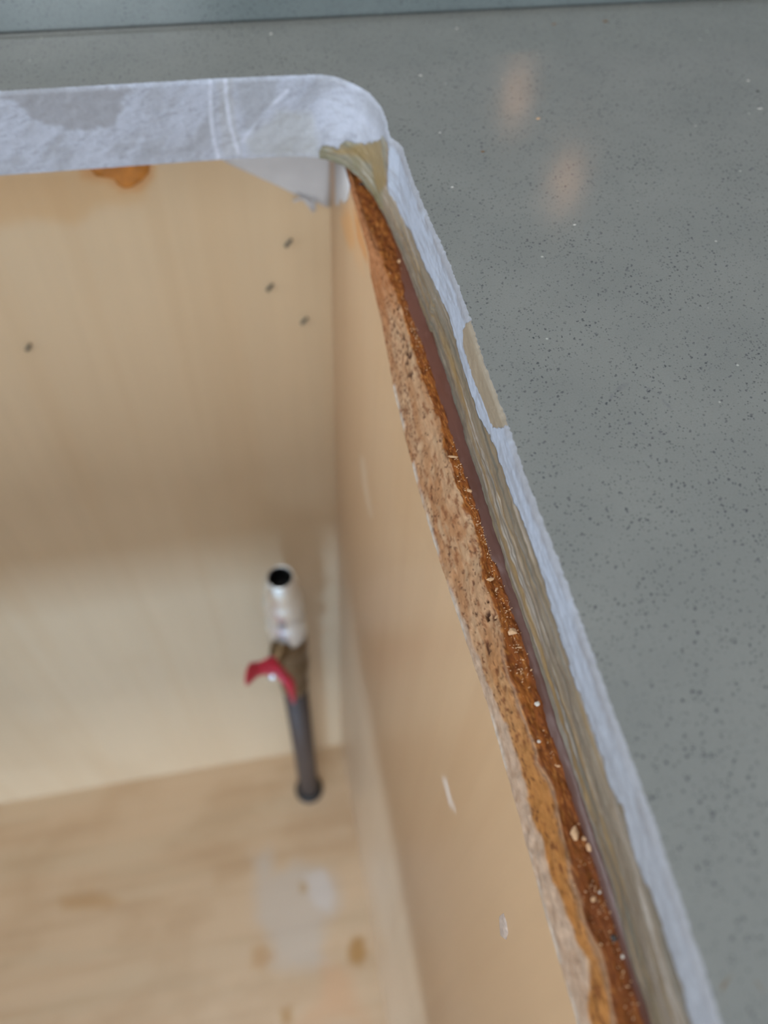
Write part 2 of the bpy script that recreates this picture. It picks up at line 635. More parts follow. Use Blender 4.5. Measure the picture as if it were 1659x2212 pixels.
# the far face: dusty white with brushed grey clouds, strokes and a grey blotch
far = (Y > -0.012) & (X < 0.01)
d1 = X + Z * 0.9
cl = fbm(d1 * 60, (X - Z) * 160, seed=5)
m = sstep(0.45, 0.75, cl) * 0.7
col = mix(col, m, (168, 166, 166))
st = fbm((X + 1.1 * Z) * 260, (X * 0.35 - Z) * 2600, seed=6)
col = mix(col, sstep(0.5, 0.8, st) * 0.55 * far, (150, 149, 152))


def fp(*pts):
    return [(ony(px, py, 0)[0], ony(px, py, 0)[2]) for px, py in pts]


col = mix(col, pm(X, Z, fp((0, 215), (30, 222), (55, 240), (75, 262), (120, 275), (200, 285), (245, 270), (262, 240), (285, 190), (0, 190)), 0.0008, 4, 0.0015, 400) * 0.75 * far, (158, 154, 152))
col = mix(col, pm(X, Z, fp((330, 330), (420, 300), (455, 250), (462, 300), (440, 345), (340, 352)), 0.003, 4, 0.002, 300) * 0.6 * far, (166, 163, 162))
col = mix(col, pm(X, Z, fp((470, 180), (500, 176), (520, 335), (480, 340)), 0.0008, 4, 0.001, 400) * 0.35 * far, (180, 174, 164))
col = mix(col, pm(X, Z, fp((505, 176), (600, 172), (585, 230), (530, 275)), 0.0015, 9, 0.0015, 300) * 0.6 * far, (164, 162, 160))
col = mix(col, pm(X, Z, fp((535, 300), (600, 235), (670, 240), (690, 330), (540, 338)), 0.0015, 9, 0.0015, 300) * 0.55 * far, (186, 183, 174))
for a, b in (((455, 180), (472, 345)), ((487, 175), (515, 330)), ((620, 195), (525, 305))):
    pa, pb = fp(a)[0], fp(b)[0]
    e = np.array(pb) - np.array(pa)
    t = np.clip(((X - pa[0]) * e[0] + (Z - pa[1]) * e[1]) / (e @ e), 0, 1)
    bow = 0.0010 * np.sin(t * math.pi)
    dd = np.hypot(X - pa[0] - e[0] * t + bow, Z - pa[1] - e[1] * t)
    col = mix(col, (1 - sstep(0.0004, 0.0009, dd)) * 0.6 * far, (222, 222, 228))
# round corner: fine horizontal saw rings
cornerm = sstep(-0.018, -0.012, X) * (Y > -0.036)
ring = fbm(S * 60, Z * 2600, seed=12)
col = mix(col, cornerm * sstep(0.55, 0.8, ring) * 0.6, (172, 171, 172))
# right face: bluish white near the polished edge, greyer below
rightm = sstep(-0.036, -0.040, Y)
stx = fbm(Y * 120, Z * 1500, seed=14)
col = mix(col, rightm * 0.9, (186, 190, 198))
col = mix(col, rightm * sstep(-0.18, -0.23, Y) * 0.6, (172, 168, 164))
col = mix(col, rightm * sstep(0.45, 0.7, stx) * 0.6, (158, 156, 156))
# lilac-grey bruised fringe right at the arris
fr = rightm * (1 - sstep(0.0008, 0.0030, -Z + (fbm(Y * 260, Z * 0, seed=15) - 0.5) * 0.004))
col = mix(col, fr * 0.8, (158, 153, 150))
col *= (0.93 + 0.14 * fbm(S * 1800, Z * 1800, seed=2))[..., None]
col *= np.array([0.77, 0.80, 0.87])
cut = grid_obj('sawn_edge', Pc, M_CUT, top, col=col, close_u=True)
tag(cut, 'rough whitish sawn edge of the cut-out')
grid_obj('underside', Pbot, M_CUT, top, col=np.ones((NL, 2, 3)) * lin((150, 150, 148)), close_u=True)


# greenish adhesive skin left on the lower part of the right face and around the corner
def face_yz(*pts):
    return [(onx(px, py, 0)[1], onx(px, py, 0)[2]) for px, py in pts]


lim = np.array(sorted([(onx(px, py, 0.0)[1], onx(px, py, 0.0)[2]) for px, py in (
    (845, 330), (853, 402), (871, 459), (895, 502), (910, 547), (940, 622), (966, 690), (990, 780), (1030, 890), (1063, 960),
    (1090, 1030), (1130, 1120), (1160, 1210), (1186, 1300), (1212, 1385), (1235, 1450), (1262, 1530), (1290, 1600),
    (1318, 1690), (1345, 1740), (1372, 1850), (1410, 1930), (1450, 2040), (1480, 2120), (1508, 2212))]))
zl = np.interp(Y, lim[:, 0], lim[:, 1])
nz = (fbm(Y * 350, Z * 350, seed=31) - 0.5) * 0.0022
mask = (Z < zl + nz) & (Y < -0.0385) & (X > -0.02) & (Y > -0.40)
# on the curve the skin starts lower, with a ragged upper border
cpts = np.array(sorted([(onx(px, py, -0.004)[1], onx(px, py, -0.004)[2]) for px, py in ((850, 330),)]))
arcs = np.array([np.r_[p, 0] for p in loop])
# ragged border of the skin on the curved corner, found as heights along the edge
cb = []
for px, py in ((690, 318), (700, 306), (715, 303), (738, 310), (745, 300), (757, 291), (775, 298), (800, 303), (815, 300), (826, 292), (834, 300)):
    d = ray(px, py)
    best = None
    for i in range(nvis):
        p = loop[i]
        if p[1] < -0.05 or p[0] < -0.05:
            continue
        # distance of the ray from the vertical line through p
        w = np.array([d[1], -d[0]])
        g = (p - CAM[:2]) @ w / np.hypot(*w)
        if best is None or abs(g) < best[0]:
            tt = (p - CAM[:2]) @ d[:2] / (d[:2] @ d[:2])
            best = (abs(g), ss[i], CAM[2] + d[2] * tt)
    cb.append(best[1:])
cb = np.array(sorted(cb))
zc = np.interp(S, cb[:, 0], cb[:, 1])
mask |= (S > cb[0, 0]) & (S < cb[-1, 0] + 0.012) & (Z < zc + (fbm(S * 700, Z * 700, seed=33) - 0.5) * 0.0016) & (Y >= -0.0385) & (X < 0.01)
# the olive flake that still covers the arris
fl = pm(Y, Z, face_yz((1004, 688), (994, 715), (995, 751), (1006, 781), (1018, 817), (1033, 850), (1052, 900), (1062, 925), (1096, 925), (1083, 885), (1060, 828), (1036, 765), (1020, 715)), 0.0001, 35, 0.0006, 500) > 0.5
mask |= fl & (X > -0.01) & (Y > -0.2) & (Y < -0.05)
keep = mask[:, :-1] & mask[:, 1:]
keep = keep & np.roll(keep, -1, 0)
thick = 0.00007 + 0.0008 * fbm(S * 160, Z * 700, seed=36) * sstep(0, 0.004, zl - Z)
Pr = Pc.copy()
Pr[..., :2] += nin[:, None, :] * thick[..., None]
rc = np.ones((NL, NV, 3)) * lin((160, 151, 135))
sl = fbm(S * 18, Z * 900, seed=40)
rc = mix(rc, sstep(0.5, 0.72, sl) * 0.85, (118, 120, 112))
rc = mix(rc, sstep(0.55, 0.78, fbm(S * 22, Z * 750, seed=44)) * 0.75, (192, 162, 106))
rc = mix(rc, sstep(0.58, 0.8, fbm(S * 26, Z * 1100, seed=47)) * 0.75, (222, 220, 216))
rc = mix(rc, sstep(-0.022, -0.0252, Z) * 0.45, (128, 132, 120))
rc = mix(rc, (Y > -0.036) * sstep(0.4, 0.75, fbm(S * 120, Z * 420, seed=48)) * 0.7, (134, 128, 98))
rc = mix(rc, pm(Y, Z, face_yz((808, 320), (838, 300), (846, 340), (852, 400), (842, 420), (832, 350)), 0.0008, 5, 0.001) * 0.8, (158, 132, 88))
rc = mix(rc, fl * 0.9, (196, 186, 166))
rc = rc * (1 + 0.35 * sstep(-0.075, -0.035, Y))[..., None] * np.where((Y > -0.036)[..., None], np.array([0.95, 1.03, 1.0]), 1.0)
rc *= np.array([0.55, 0.50, 0.47])
tag(grid_obj('adhesive_residue', Pr, M_RESIDUE, top, col=rc, keep=keep, close_u=True), 'greenish-tan dried adhesive smeared along the sawn edge')

# ------------------------------------------------------------------ raised ledge behind the worktop
led = box('raised_ledge', (SX0, BS, 0.0003), (SX1, BS + 0.14, 0.016), M_QUARTZ2, bevel=0.001)
tag(led, 'pale grey stone upstand along the back of the countertop', 'upstand')

# ------------------------------------------------------------------ sink cabinet
cab = empty('sink_cabinet', ((XL + XW) / 2, (YF + YB) / 2, Z0 - HF))
tag(cab, 'beige melamine sink cabinet seen open from above through the cut-out', 'cabinet')
COFF = np.array([(XL + XW) / 2, (YF + YB) / 2, -HF])


def cgrid(name, P, mat, parent=cab, **kw):
    return grid_obj(name, P - COFF, mat, parent, **kw)


def cbox(name, lo, hi, mat, parent=cab, bevel=0.0):
    return box(name, np.array(lo) - COFF, np.array(hi) - COFF, mat, parent, bevel)


BEIGE = (206, 180, 148)
# --- back panel: front skin as a fine grid, wrapped round a 16 mm board
xs = np.r_[np.linspace(XL, -0.37, 12), np.linspace(-0.365, XW + 0.018, 190)]
zs = np.r_[np.linspace(-HF, -T - 0.0005, 300)]
X, Z = np.meshgrid(xs, zs, indexing='ij')
P = np.stack([X, np.full_like(X, YB), Z], -1)
col = np.ones(X.shape + (3,)) * lin((202, 176, 143))
grainv = fbm(X * 90, Z * 3, seed=60)
col = mix(col, sstep(0.45, 0.75, grainv) * 0.35, (194, 164, 128))
col = mix(col, sstep(0.5, 0.75, fbm(X * 14, Z * 10, seed=61)) * 0.4, (190, 162, 128))


def bp(*pts):
    return [(ony(px, py, YB)[0], ony(px, py, YB)[2]) for px, py in pts]


col = mix(col, pm(X, Z, bp((-40, 372), (330, 358), (300, 430), (225, 440), (160, 480), (60, 470), (-40, 490)), 0.004, 62, 0.003, 60) * 0.45, (196, 152, 98))
col = mix(col, pm(X, Z, bp((150, 340), (335, 335), (330, 385), (300, 412), (258, 412), (230, 392), (180, 385)), 0.0022, 63, 0.001, 200) * 0.6, (190, 128, 62))
backp = cgrid('back_panel', P, M_MELAMINE, col=col, flip=False)
cbox('back_board', (XL, YB + 0.0005, -HF), (XW + 0.018, YB + 0.0105, -T - 0.001), M_MELPLAIN)

# amber glue drip hanging under the slab
pts = bp((180, 345), (325, 340), (322, 372), (308, 388), (285, 404), (268, 406), (252, 396), (245, 384), (205, 378))


def blob(name, poly, y0, depth, mat, parent, n=3, axis='y', off=COFF):
    """a thin rounded skin with real thickness from an outline on a wall plane (axis = wall normal)"""
    poly = np.array(poly)
    c = poly.mean(0)
    rings = [(1.0, 0.0), (0.97, 0.55), (0.86, 0.9), (0.55, 1.0), (0.0, 1.05)]
    vs, fs = [], []
    m = len(poly)
    for (s, d) in rings:
        for p in poly:
            q = c + (p - c) * s
            vs.append((q[0], y0 - depth * d, q[1]) if axis == 'y' else (y0 - depth * d, q[0], q[1]))
    for r in range(len(rings) - 1):
        for i in range(m):
            j = (i + 1) % m
            fs.append((r * m + i, r * m + j, (r + 1) * m + j, (r + 1) * m + i))
    return mesh_obj(name, np.array(vs) - off, fs, mat, parent)


tag(blob('glue_drip', pts, YB, 0.0012, M_AMBER, backp), 'amber glue drip below the slab')

# --- bottom panel
xs = np.r_[np.linspace(XL, -0.42, 12), np.linspace(-0.415, XW, 230)]
ys = np.r_[np.linspace(YF, -0.27, 20), np.linspace(-0.265, YB, 180)]
X, Y = np.meshgrid(xs, ys, indexing='ij')
P = np.stack([X, Y, np.full_like(X, -HF)], -1)
col = np.ones(X.shape + (3,)) * lin((218, 192, 160))
g = fbm(X * 5, Y * 80, seed=70, octv=3)
col = mix(col, sstep(0.40, 0.80, g) * 0.35, (182, 150, 112))
g = fbm(X * 9, Y * 60, seed=72)
col = mix(col, sstep(0.5, 0.75, g) * 0.45, (210, 190, 160))
col = mix(col, sstep(0.4, 0.8, fbm(X * 22, Y * 30, seed=73)) * 0.3, (186, 152, 112))


def gp(*pts):
    return [tuple(onz(px, py, -HF)[:2]) for px, py in pts]


col = mix(col, pm(X, Y, gp((550, 1860), (575, 1830), (590, 1880), (640, 1860), (690, 1870), (725, 1900), (728, 1960), (705, 2000), (700, 2080), (640, 2105), (590, 2070), (570, 2010), (545, 1980)), 0.011, 74, 0.008, 60) * 0.6, (206, 200, 192))
col = mix(col, pm(X, Y, gp((655, 1890), (700, 1880), (725, 1930), (715, 1970), (680, 1960)), 0.004, 75, 0.003, 80) * 0.6, (220, 216, 214))
col = mix(col, pm(X, Y, gp((645, 1905), (662, 1905), (665, 1925), (650, 1930)), 0.002, 75, 0.001, 80) * 0.7, (186, 156, 112))
col = mix(col, pm(X, Y, gp((752, 2050), (760, 2025), (785, 2025), (795, 2060), (775, 2085), (757, 2080)), 0.004, 76, 0.002, 90) * 0.8, (176, 130, 58))
col = mix(col, pm(X, Y, gp((545, 2050), (575, 2040), (590, 2070), (570, 2095), (545, 2085)), 0.006, 77, 0.003, 90) * 0.5, (188, 142, 82))
col = mix(col, pm(X, Y, gp((605, 2180), (628, 2175), (632, 2212), (610, 2215)), 0.004, 77, 0.002, 90) * 0.7, (180, 136, 66))
col = mix(col, pm(X, Y, gp((130, 1940), (220, 1930), (260, 1945), (235, 1962), (140, 1960)), 0.006, 78, 0.004, 60) * 0.5, (188, 146, 90))
col = mix(col, pm(X, Y, gp((700, 2080), (760, 2100), (790, 2212), (640, 2212), (690, 2150)), 0.012, 79, 0.01, 40) * 0.45, (222, 172, 128))
col *= np.array([0.84, 0.80, 0.77])
botp = cgrid('bottom_panel', P, M_FLOORMEL, col=col, flip=False)
cbox('bottom_board', (XL, YF, -HF - 0.018), (XW, YB, -HF - 0.0005), M_MELPLAIN)

# --- right side panel with its rough sawn chipboard top
D_PX = [(817, 417), (832, 450), (850, 493), (865, 532), (900, 630), (949, 769), (991, 880), (1036, 1037), (1081, 1157), (1108, 1260), (1138, 1326), (1165, 1423), (1201, 1525), (1246, 1652), (1286, 1788), (1341, 1946), (1397, 2097), (1421, 2212)]
SB_PX = [(806, 417), (824, 450), (843, 493), (857, 532), (868, 595), (877, 645), (916, 751), (949, 850), (973, 925), (1003, 1016), (1036, 1112), (1063, 1203), (1081, 1239), (1108, 1320), (1141, 1411), (1162, 1471), (1180, 1547), (1210, 1637), (1240, 1712), (1275, 1811), (1318, 1938), (1357, 2038), (1397, 2157), (1412, 2212)]
BP_PX = [(772, 415), (790, 470), (815, 540), (849, 618), (879, 699), (900, 781), (928, 859), (949, 901), (967, 977), (985, 1052), (1015, 1112), (1042, 1188), (1048, 1266), (1078, 1345), (1087, 1411), (1111, 1486), (1141, 1568), (1162, 1631), (1195, 1705), (1204, 1758), (1222, 1851), (1254, 1958), (1302, 2077), (1322, 2177), (1332, 2212)]
PW_PX = [(975, 1250), (1010, 1345), (1045, 1441), (1069, 1501), (1093, 1577), (1117, 1652), (1135, 1728), (1162, 1815), (1187, 1899), (1215, 1986), (1246, 2077), (1270, 2197), (1275, 2212)]
E_PX = [(745, 363), (757, 390), (769, 435), (781, 481), (796, 547), (801, 600), (823, 690), (852, 850), (900, 1043), (937, 1173), (975, 1290), (1051, 1516), (1111, 1727), (1135, 1818), (1179, 1978), (1246, 2212)]
ZSB, ZBP = -0.0272, -0.0282
sb = np.array(sorted([tuple(onz(*p, ZSB)) for p in SB_PX], key=lambda q: q[1]))
bpw = np.array(sorted([tuple(onz(*p, ZBP)) for p in BP_PX], key=lambda q: q[1]))
ew = np.array(sorted([tuple(onx(*p, XW)) for p in E_PX], key=lambda q: q[1]))
yv = np.r_[np.linspace(YF, -0.272, 30)[:-1], np.arange(-0.272, YB + 1e-6, 0.0005)]
f_sb = np.clip(np.interp(yv, sb[:, 1], sb[:, 0]), -0.006, -0.0012)
f_bp = np.clip(np.interp(yv, bpw[:, 1], bpw[:, 0]), XW + 0.0012, f_sb - 0.0006)
f_e = np.interp(yv, ew[:, 1], ew[:, 2])
f_e = np.minimum(f_e, -0.0300) + (fbm(yv * 420, yv * 0, seed=80) - 0.5) * 0.0012
back_under = sstep(-0.012, -0.004, yv)      # behind the corner the board is whole, up to the slab
f_e = f_e * (1 - back_under) + (-0.0295) * back_under

# chipboard strip: ledge + chamfer
NB1, NB2 = 18, 30
P = np.zeros((len(yv), 2 + NB1 + NB2, 3))
U = np.zeros((len(yv), 2 + NB1 + NB2))
P[:, 0] = np.c_[np.full(len(yv), XW + 0.018), yv, np.full(len(yv), -T - 0.0006)]
P[:, 1] = np.c_[np.full(len(yv), 0.0006), yv, np.full(len(yv), -T - 0.0008)]
U[:, :2] = -1
for j in range(NB1):
    u = j / NB1
    P[:, 2 + j] = np.c_[f_sb * (1 - u) + f_bp * u, yv, ZSB * (1 - u) + ZBP * u + 0 * yv]
    U[:, 2 + j] = u
for j in range(NB2):
    u = j / (NB2 - 1)
    x = f_bp * (1 - u) + XW * u
    bulge = 0.0010 * np.sin(u * math.pi)
    P[:, 2 + NB1 + j] = np.c_[x - 0.3 * bulge * 0, yv, ZBP * (1 - u) + f_e * u + bulge]
    U[:, 2 + NB1 + j] = 1 + u
X, Y, Z = [P[..., i].copy() for i in range(3)]
W = (U > 0.02) & (U < 1.97)
rough = (fbm(Y * 500, X * 900, Z * 700, seed=82) - 0.5)
amp = np.where(U < 1, 0.0007, 0.0009) * W
pit = np.maximum(0, vnoise(Y * 900, U * 12, seed=83) - 0.66) * 0.005 * sstep(0.85, 1.1, U) * (1 - sstep(1.5, 1.8, U)) * sstep(0.45, 0.6, fbm(Y * 25, U * 1.5, seed=84)) * (1 - 0.75 * sstep(-0.16, -0.20, Y))
P[..., 2] += rough * amp * 2 - pit
P[..., 0] += -rough * amp * 0.8 + pit * 0.4
C = np.ones(X.shape + (3,)) * lin((114, 62, 26))
# wet brown ledge
C = mix(C, sstep(0.4, 0.7, fbm(Y * 130, U * 5, seed=85)) * 0.7, (136, 80, 34))
C = mix(C, sstep(0.55, 0.75, fbm(Y * 400, U * 9, seed=86)) * 0.6, (84, 42, 20))
C = mix(C, sstep(0.52, 0.68, fbm(Y * 1100, U * 16, seed=186)) * 0.65, (70, 34, 16))
C = mix(C, sstep(0.60, 0.74, fbm(Y * 900, U * 13, seed=187)) * 0.55, (172, 116, 62))
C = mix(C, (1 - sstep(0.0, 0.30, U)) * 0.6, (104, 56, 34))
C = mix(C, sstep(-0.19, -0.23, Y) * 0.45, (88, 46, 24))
# lighter broken chipboard
rag = U + (fbm(Y * 260, U * 3, seed=87) - 0.5) * 0.35
pe = sstep(0.94, 1.06, rag)
peach = np.ones_like(C) * lin((214, 170, 132))
peach = mix(peach, sstep(0.45, 0.7, fbm(Y * 60, U * 4, seed=88)) * 0.75, (198, 142, 98))
peach = mix(peach, sstep(0.5, 0.7, fbm(Y * 180, U * 8, seed=89)) * 0.6, (224, 188, 152))
nearo = sstep(-0.17, -0.215, Y)
peach = mix(peach, nearo * 0.75, (212, 150, 80))
peach = mix(peach, sstep(0.6, 0.75, fbm(Y * 520, U * 14, seed=90)) * 0.75, (150, 92, 58))
peach = mix(peach, sstep(0.66, 0.78, fbm(Y * 900, U * 22, seed=91)) * 0.8, (96, 56, 40))
peach = mix(peach, sstep(0.60, 0.70, fbm(Y * 1300, U * 40, seed=190)) * sstep(0.42, 0.6, fbm(Y * 40, U * 3, seed=191)) * 0.8, (120, 66, 44))
peach = mix(peach, sstep(0.0002, 0.0010, pit) * 0.9, (84, 46, 34))
farr = sstep(-0.085, -0.055, Y)
peach = mix(peach, farr * 0.7, (190, 116, 64))
C = C * (1 - pe[..., None]) + peach * pe[..., None]
# grey-lilac skin line along the crest of the near half
crest = np.exp(-((rag - 1.03) / 0.07) ** 2) * sstep(-0.17, -0.2, Y)
C = mix(C, crest * 0.7, (176, 150, 136))
# chipped white melamine rim along the lower border
pw = np.array(sorted([tuple(onx(*p, XW + 0.0012)) for p in PW_PX], key=lambda q: q[1]))
zpw = np.interp(yv, pw[:, 1], pw[:, 2], right=-1.0)[:, None]
zpw = np.where(yv[:, None] > pw[-1, 1], f_e[:, None] - 0.001, zpw)
wh = sstep(-0.0004, 0.0004, zpw - Z + (fbm(Y * 300, Z * 300, seed=93) - 0.5) * 0.002) * (U > 1.05)
C = mix(C, wh * 0.85, (222, 202, 184))
C = mix(C, wh * sstep(0.5, 0.7, fbm(Y * 500, Z * 900, seed=94)) * 0.5, (196, 164, 138))
rim = sstep(1.90, 1.97, U) * sstep(0.42, 0.55, fbm(Y * 90, Y * 0, seed=95)) * (Y < -0.09)
C = mix(C, rim * 0.8, (232, 224, 216))
side = cgrid('side_panel', np.stack(np.meshgrid([XW + 0.018], yv, [-T - 0.0006, -HF - 0.018], indexing='ij'), -1)[0][:, :, :], M_MELAMINE, col=np.ones((len(yv), 2, 3)) * lin(BEIGE))
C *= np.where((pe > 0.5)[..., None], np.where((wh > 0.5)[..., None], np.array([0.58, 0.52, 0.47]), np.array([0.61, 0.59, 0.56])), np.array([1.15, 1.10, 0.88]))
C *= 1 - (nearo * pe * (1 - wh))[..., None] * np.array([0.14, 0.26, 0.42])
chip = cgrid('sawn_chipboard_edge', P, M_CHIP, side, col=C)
chip['label'] = 'raw orange-brown sawn chipboard edge with dark wet upper part'

# inner melamine face of the side panel
nz_ = 260
tz = np.linspace(0, 1, nz_)
P = np.zeros((len(yv), nz_, 3))
P[..., 0] = XW
P[..., 1] = yv[:, None]
P[..., 2] = f_e[:, None] * (1 - tz) + (-HF) * tz
Y, Z = P[..., 1], P[..., 2]
C = np.ones(Y.shape + (3,)) * lin((204, 174, 138))
C = mix(C, sstep(0.45, 0.75, fbm(Y * 90, Z * 3, seed=100)) * 0.35, (192, 158, 120))
C = mix(C, sstep(0.5, 0.75, fbm(Y * 14, Z * 10, seed=101)) * 0.3, (210, 184, 152))


def sp(*pts):
    return [(onx(px, py, XW)[1], onx(px, py, XW)[2]) for px, py in pts]


C = mix(C, pm(Y, Z, sp((735, 470), (752, 455), (762, 480), (768, 530), (755, 540), (745, 510)), 0.0012, 102, 0.001, 200) * 0.7, (216, 158, 88))
C = mix(C, pm(Y, Z, sp((762, 440), (775, 470), (790, 540), (800, 580), (788, 560), (772, 520)), 0.0012, 103, 0.001, 200) * 0.8, (212, 140, 62))
C = mix(C, pm(Y, Z, sp((746, 400), (760, 430), (775, 520), (790, 600), (765, 560), (740, 450)), 0.003, 103, 0.001, 200) * 0.35, (222, 170, 112))
for poly, cc, k in ((((777, 985), (787, 990), (795, 1060), (806, 1118), (797, 1115), (784, 1050)), (222, 206, 184), 0.6),
                    (((955, 1680), (966, 1684), (975, 1725), (985, 1752), (970, 1738)), (238, 232, 226), 0.9)):
    C = mix(C, pm(Y, Z, sp(*poly), 0.0012, 104, 0.0006, 300) * k, cc)
C *= np.array([0.86, 0.80, 0.77])
face = cgrid('melamine_face', P, M_MELAMINE, side, col=C, flip=True)

# small gouge where the melamine is chipped away
g = np.array(sp((1081, 1978), (1088, 1972), (1094, 1990), (1098, 2015), (1094, 2030), (1084, 2022), (1082, 2000)))
tag(blob('chipped_spot', g, XW + 0.0001, 0.0006, plain('grey_chip', (176, 158, 146), 0.7, nscale=900, namt=0.2), side, axis='x'), 'small greyish chip in the melamine')

# sealant bead squeezed out under the slab
yb2 = yv[(yv > -0.40) & (yv < -0.012)]
fs = np.interp(yb2, yv, f_sb)
NBd = 9
P = np.zeros((len(yb2), NBd, 3))
xi = np.interp(yb2, *np.array(sorted([(p[1], p[0]) for p in loop_b[:nvis] if p[0] > -0.02])).T) - 0.0004
for j in range(NBd):
    u = j / (NBd - 1)
    n = (fbm(yb2 * 180, yb2 * 0 + u * 2, seed=110) - 0.5) * 0.0005
    P[:, j] = np.c_[(xi + 0.0008) * (1 - u) + (fs - 0.0003) * u, yb2, (-T - 0.0001) * (1 - u) + (ZSB - 0.0002) * u + 0.0004 * math.sin(u * math.pi) + n * math.sin(u * math.pi)]
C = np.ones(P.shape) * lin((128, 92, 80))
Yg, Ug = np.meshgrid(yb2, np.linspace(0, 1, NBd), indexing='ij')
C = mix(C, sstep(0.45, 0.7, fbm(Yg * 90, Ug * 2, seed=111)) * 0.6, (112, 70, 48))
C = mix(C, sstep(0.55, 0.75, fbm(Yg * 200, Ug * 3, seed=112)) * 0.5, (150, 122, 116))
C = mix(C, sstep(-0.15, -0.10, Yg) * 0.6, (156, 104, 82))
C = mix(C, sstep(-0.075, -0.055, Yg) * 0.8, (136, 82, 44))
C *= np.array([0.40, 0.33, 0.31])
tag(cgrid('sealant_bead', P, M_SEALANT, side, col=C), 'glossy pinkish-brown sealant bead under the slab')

# --- left side, front rail, doors
cbox('side_panel', (XL - 0.018, YF, -HF - 0.018), (XL, YB, -T - 0.0008), M_MELPLAIN)
cbox('front_rail', (XL, YF, -0.315), (XW, YF + 0.018, -T - 0.001), M_MELPLAIN)
dm = (XL + XW) / 2
cbox('door', (XW + 0.002, YF - 0.31, -HF - 0.016), (XW + 0.020, YF - 0.004, -0.318), M_MELPLAIN, bevel=0.001)
cbox('door', (XL - 0.33, YF - 0.024, -HF - 0.016), (XL - 0.022, YF - 0.006, -0.318), M_MELPLAIN, bevel=0.001)
cbox('plinth', (XL, YF + 0.05, FL + 0.0005), (XW, YF + 0.066, -HF - 0.018), M_MELPLAIN)
cbox('plinth', (XL, YB - 0.02, FL + 0.0005), (XW, YB - 0.004, -HF - 0.018), M_MELPLAIN)

# ------------------------------------------------------------------ white smear in the top corner of the cabinet
sm = empty('sealant_smear', (0, YB, Z0))
tag(sm, 'white triangular sealant smear with a torn lower edge in the cabinet corner under the slab', 'sealant')
so = np.array([0, YB, 0])
tri = bp((478, 320), (480, 344), (515, 360), (550, 376), (590, 394), (630, 414), (652, 424), (664, 426), (668, 440), (674, 453), (680, 455), (682, 440), (686, 432), (700, 440), (711, 446), (713, 400), (714, 320))
blob('smear_sheet', tri, YB - 0.0001, 0.0016, M_SMEAR, sm, off=so)
for a, b, w in (((640, 417), (668, 437), 0.0004), ((662, 425), (676, 462), 0.0005), ((676, 430), (683, 458), 0.0004), ((634, 434), (660, 428), 0.0006)):
    p, q = ony(*a, YB - 0.0018), ony(*b, YB - 0.0026)
    d = (q - p) / np.linalg.norm(q - p)
    s1 = np.cross(d, [0, 1, 0])
    s1 /= np.linalg.norm(s1)
    s2 = np.cross(d, s1)
    Pt = np.zeros((6, 5, 3))
    for i in range(6):
        for j in range(5):
            t = j / 4
            r = w * (1 - 0.7 * t)
            Pt[i, j] = p + (q - p) * t + (s1 * math.cos(i * math.pi / 3) + s2 * math.sin(i * math.pi / 3)) * r - so
    grid_obj('torn_thread', Pt, M_SMEAR, sm, close_u=True)
# the part that turned onto the right side
blob('side_smear', sp((724, 352), (738, 350), (746, 362), (752, 385), (757, 402), (752, 430), (744, 440), (736, 428), (731, 446), (726, 440), (726, 395)), XW - 0.0001, 0.0004, M_SMEAR, sm, axis='x', off=so)

# ------------------------------------------------------------------ staples in the back panel
for (px, py, lab) in ((623, 522, 'small dark fleck on the beige back panel, nearest the white smear'),
                      (583, 618, 'small dark fleck on the beige back panel, middle of the three near the corner'),
                      (657, 690, 'small dark fleck on the beige back panel, lowest of the three near the corner'),
                      (62, 747, 'lone small dark fleck far left on the beige back panel')):
    p = ony(px, py, YB)
    bm = bmesh.new()
    bmesh.ops.create_cone(bm, cap_ends=True, segments=8, radius1=0.0009, radius2=0.0006, depth=0.0042)
    me = bpy.data.meshes.new('dark_fleck')
    bm.to_mesh(me)
    bm.free()
    me.materials.append(M_STAPLE)
    o = bpy.data.objects.new('dark_fleck', me)
    link(o)
    o.location = (p[0], YB - 0.0010, p[2] + Z0)
    o.rotation_euler = (0.1, math.radians(38), 0)
    tag(o, lab, 'fleck', 'dark flecks on the back panel')

# ------------------------------------------------------------------ water pipe with shut-off valve
vp = empty('supply_pipe', (PX, PY, Z0 - HF))
tag(vp, 'dark water pipe with a chrome fitting and red handle rising from the cabinet floor', 'pipe')
lathe('pipe', [(0.0, 0.0005), (0.0092, 0.0005), (0.0092, 0.262), (0.0, 0.262)], (0, 0, 0), M_PIPE, vp)
lathe('floor_gap_ring', [(0.0090, 0.0003), (0.0138, 0.0003), (0.0138, 0.003), (0.0128, 0.005), (0.0105, 0.0062), (0.0090, 0.0062)], (0, 0, 0), M_BLACK, vp)  # black ring painting in the shaded gap where the pipe passes the floor
vb = lathe('valve_body', [(0.0092, 0.258), (0.0104, 0.262), (0.0104, 0.272), (0.0092, 0.276), (0.0094, 0.284), (0.0118, 0.290), (0.0122, 0.304), (0.0108, 0.310),
                     (0.0106, 0.318), (0.0124, 0.323), (0.0126, 0.340), (0.0112, 0.346), (0.0, 0.346)], (0, 0, 0), M_BRASS, vp)
cf = lathe('chrome_fitting', [(0.0, 0.344), (0.0112, 0.344), (0.0128, 0.347), (0.0130, 0.364), (0.0118, 0.368), (0.0112, 0.370), (0.0112, 0.373), (0.0124, 0.376),
                         (0.0126, 0.390), (0.0118, 0.394), (0.0110, 0.397), (0.0110, 0.400), (0.0100, 0.409), (0.0086, 0.4145), (0.0077, 0.4160), (0.0071, 0.4150), (0.0070, 0.396), (0.0, 0.396)], (0, 0, 0), M_CHROME, vp)
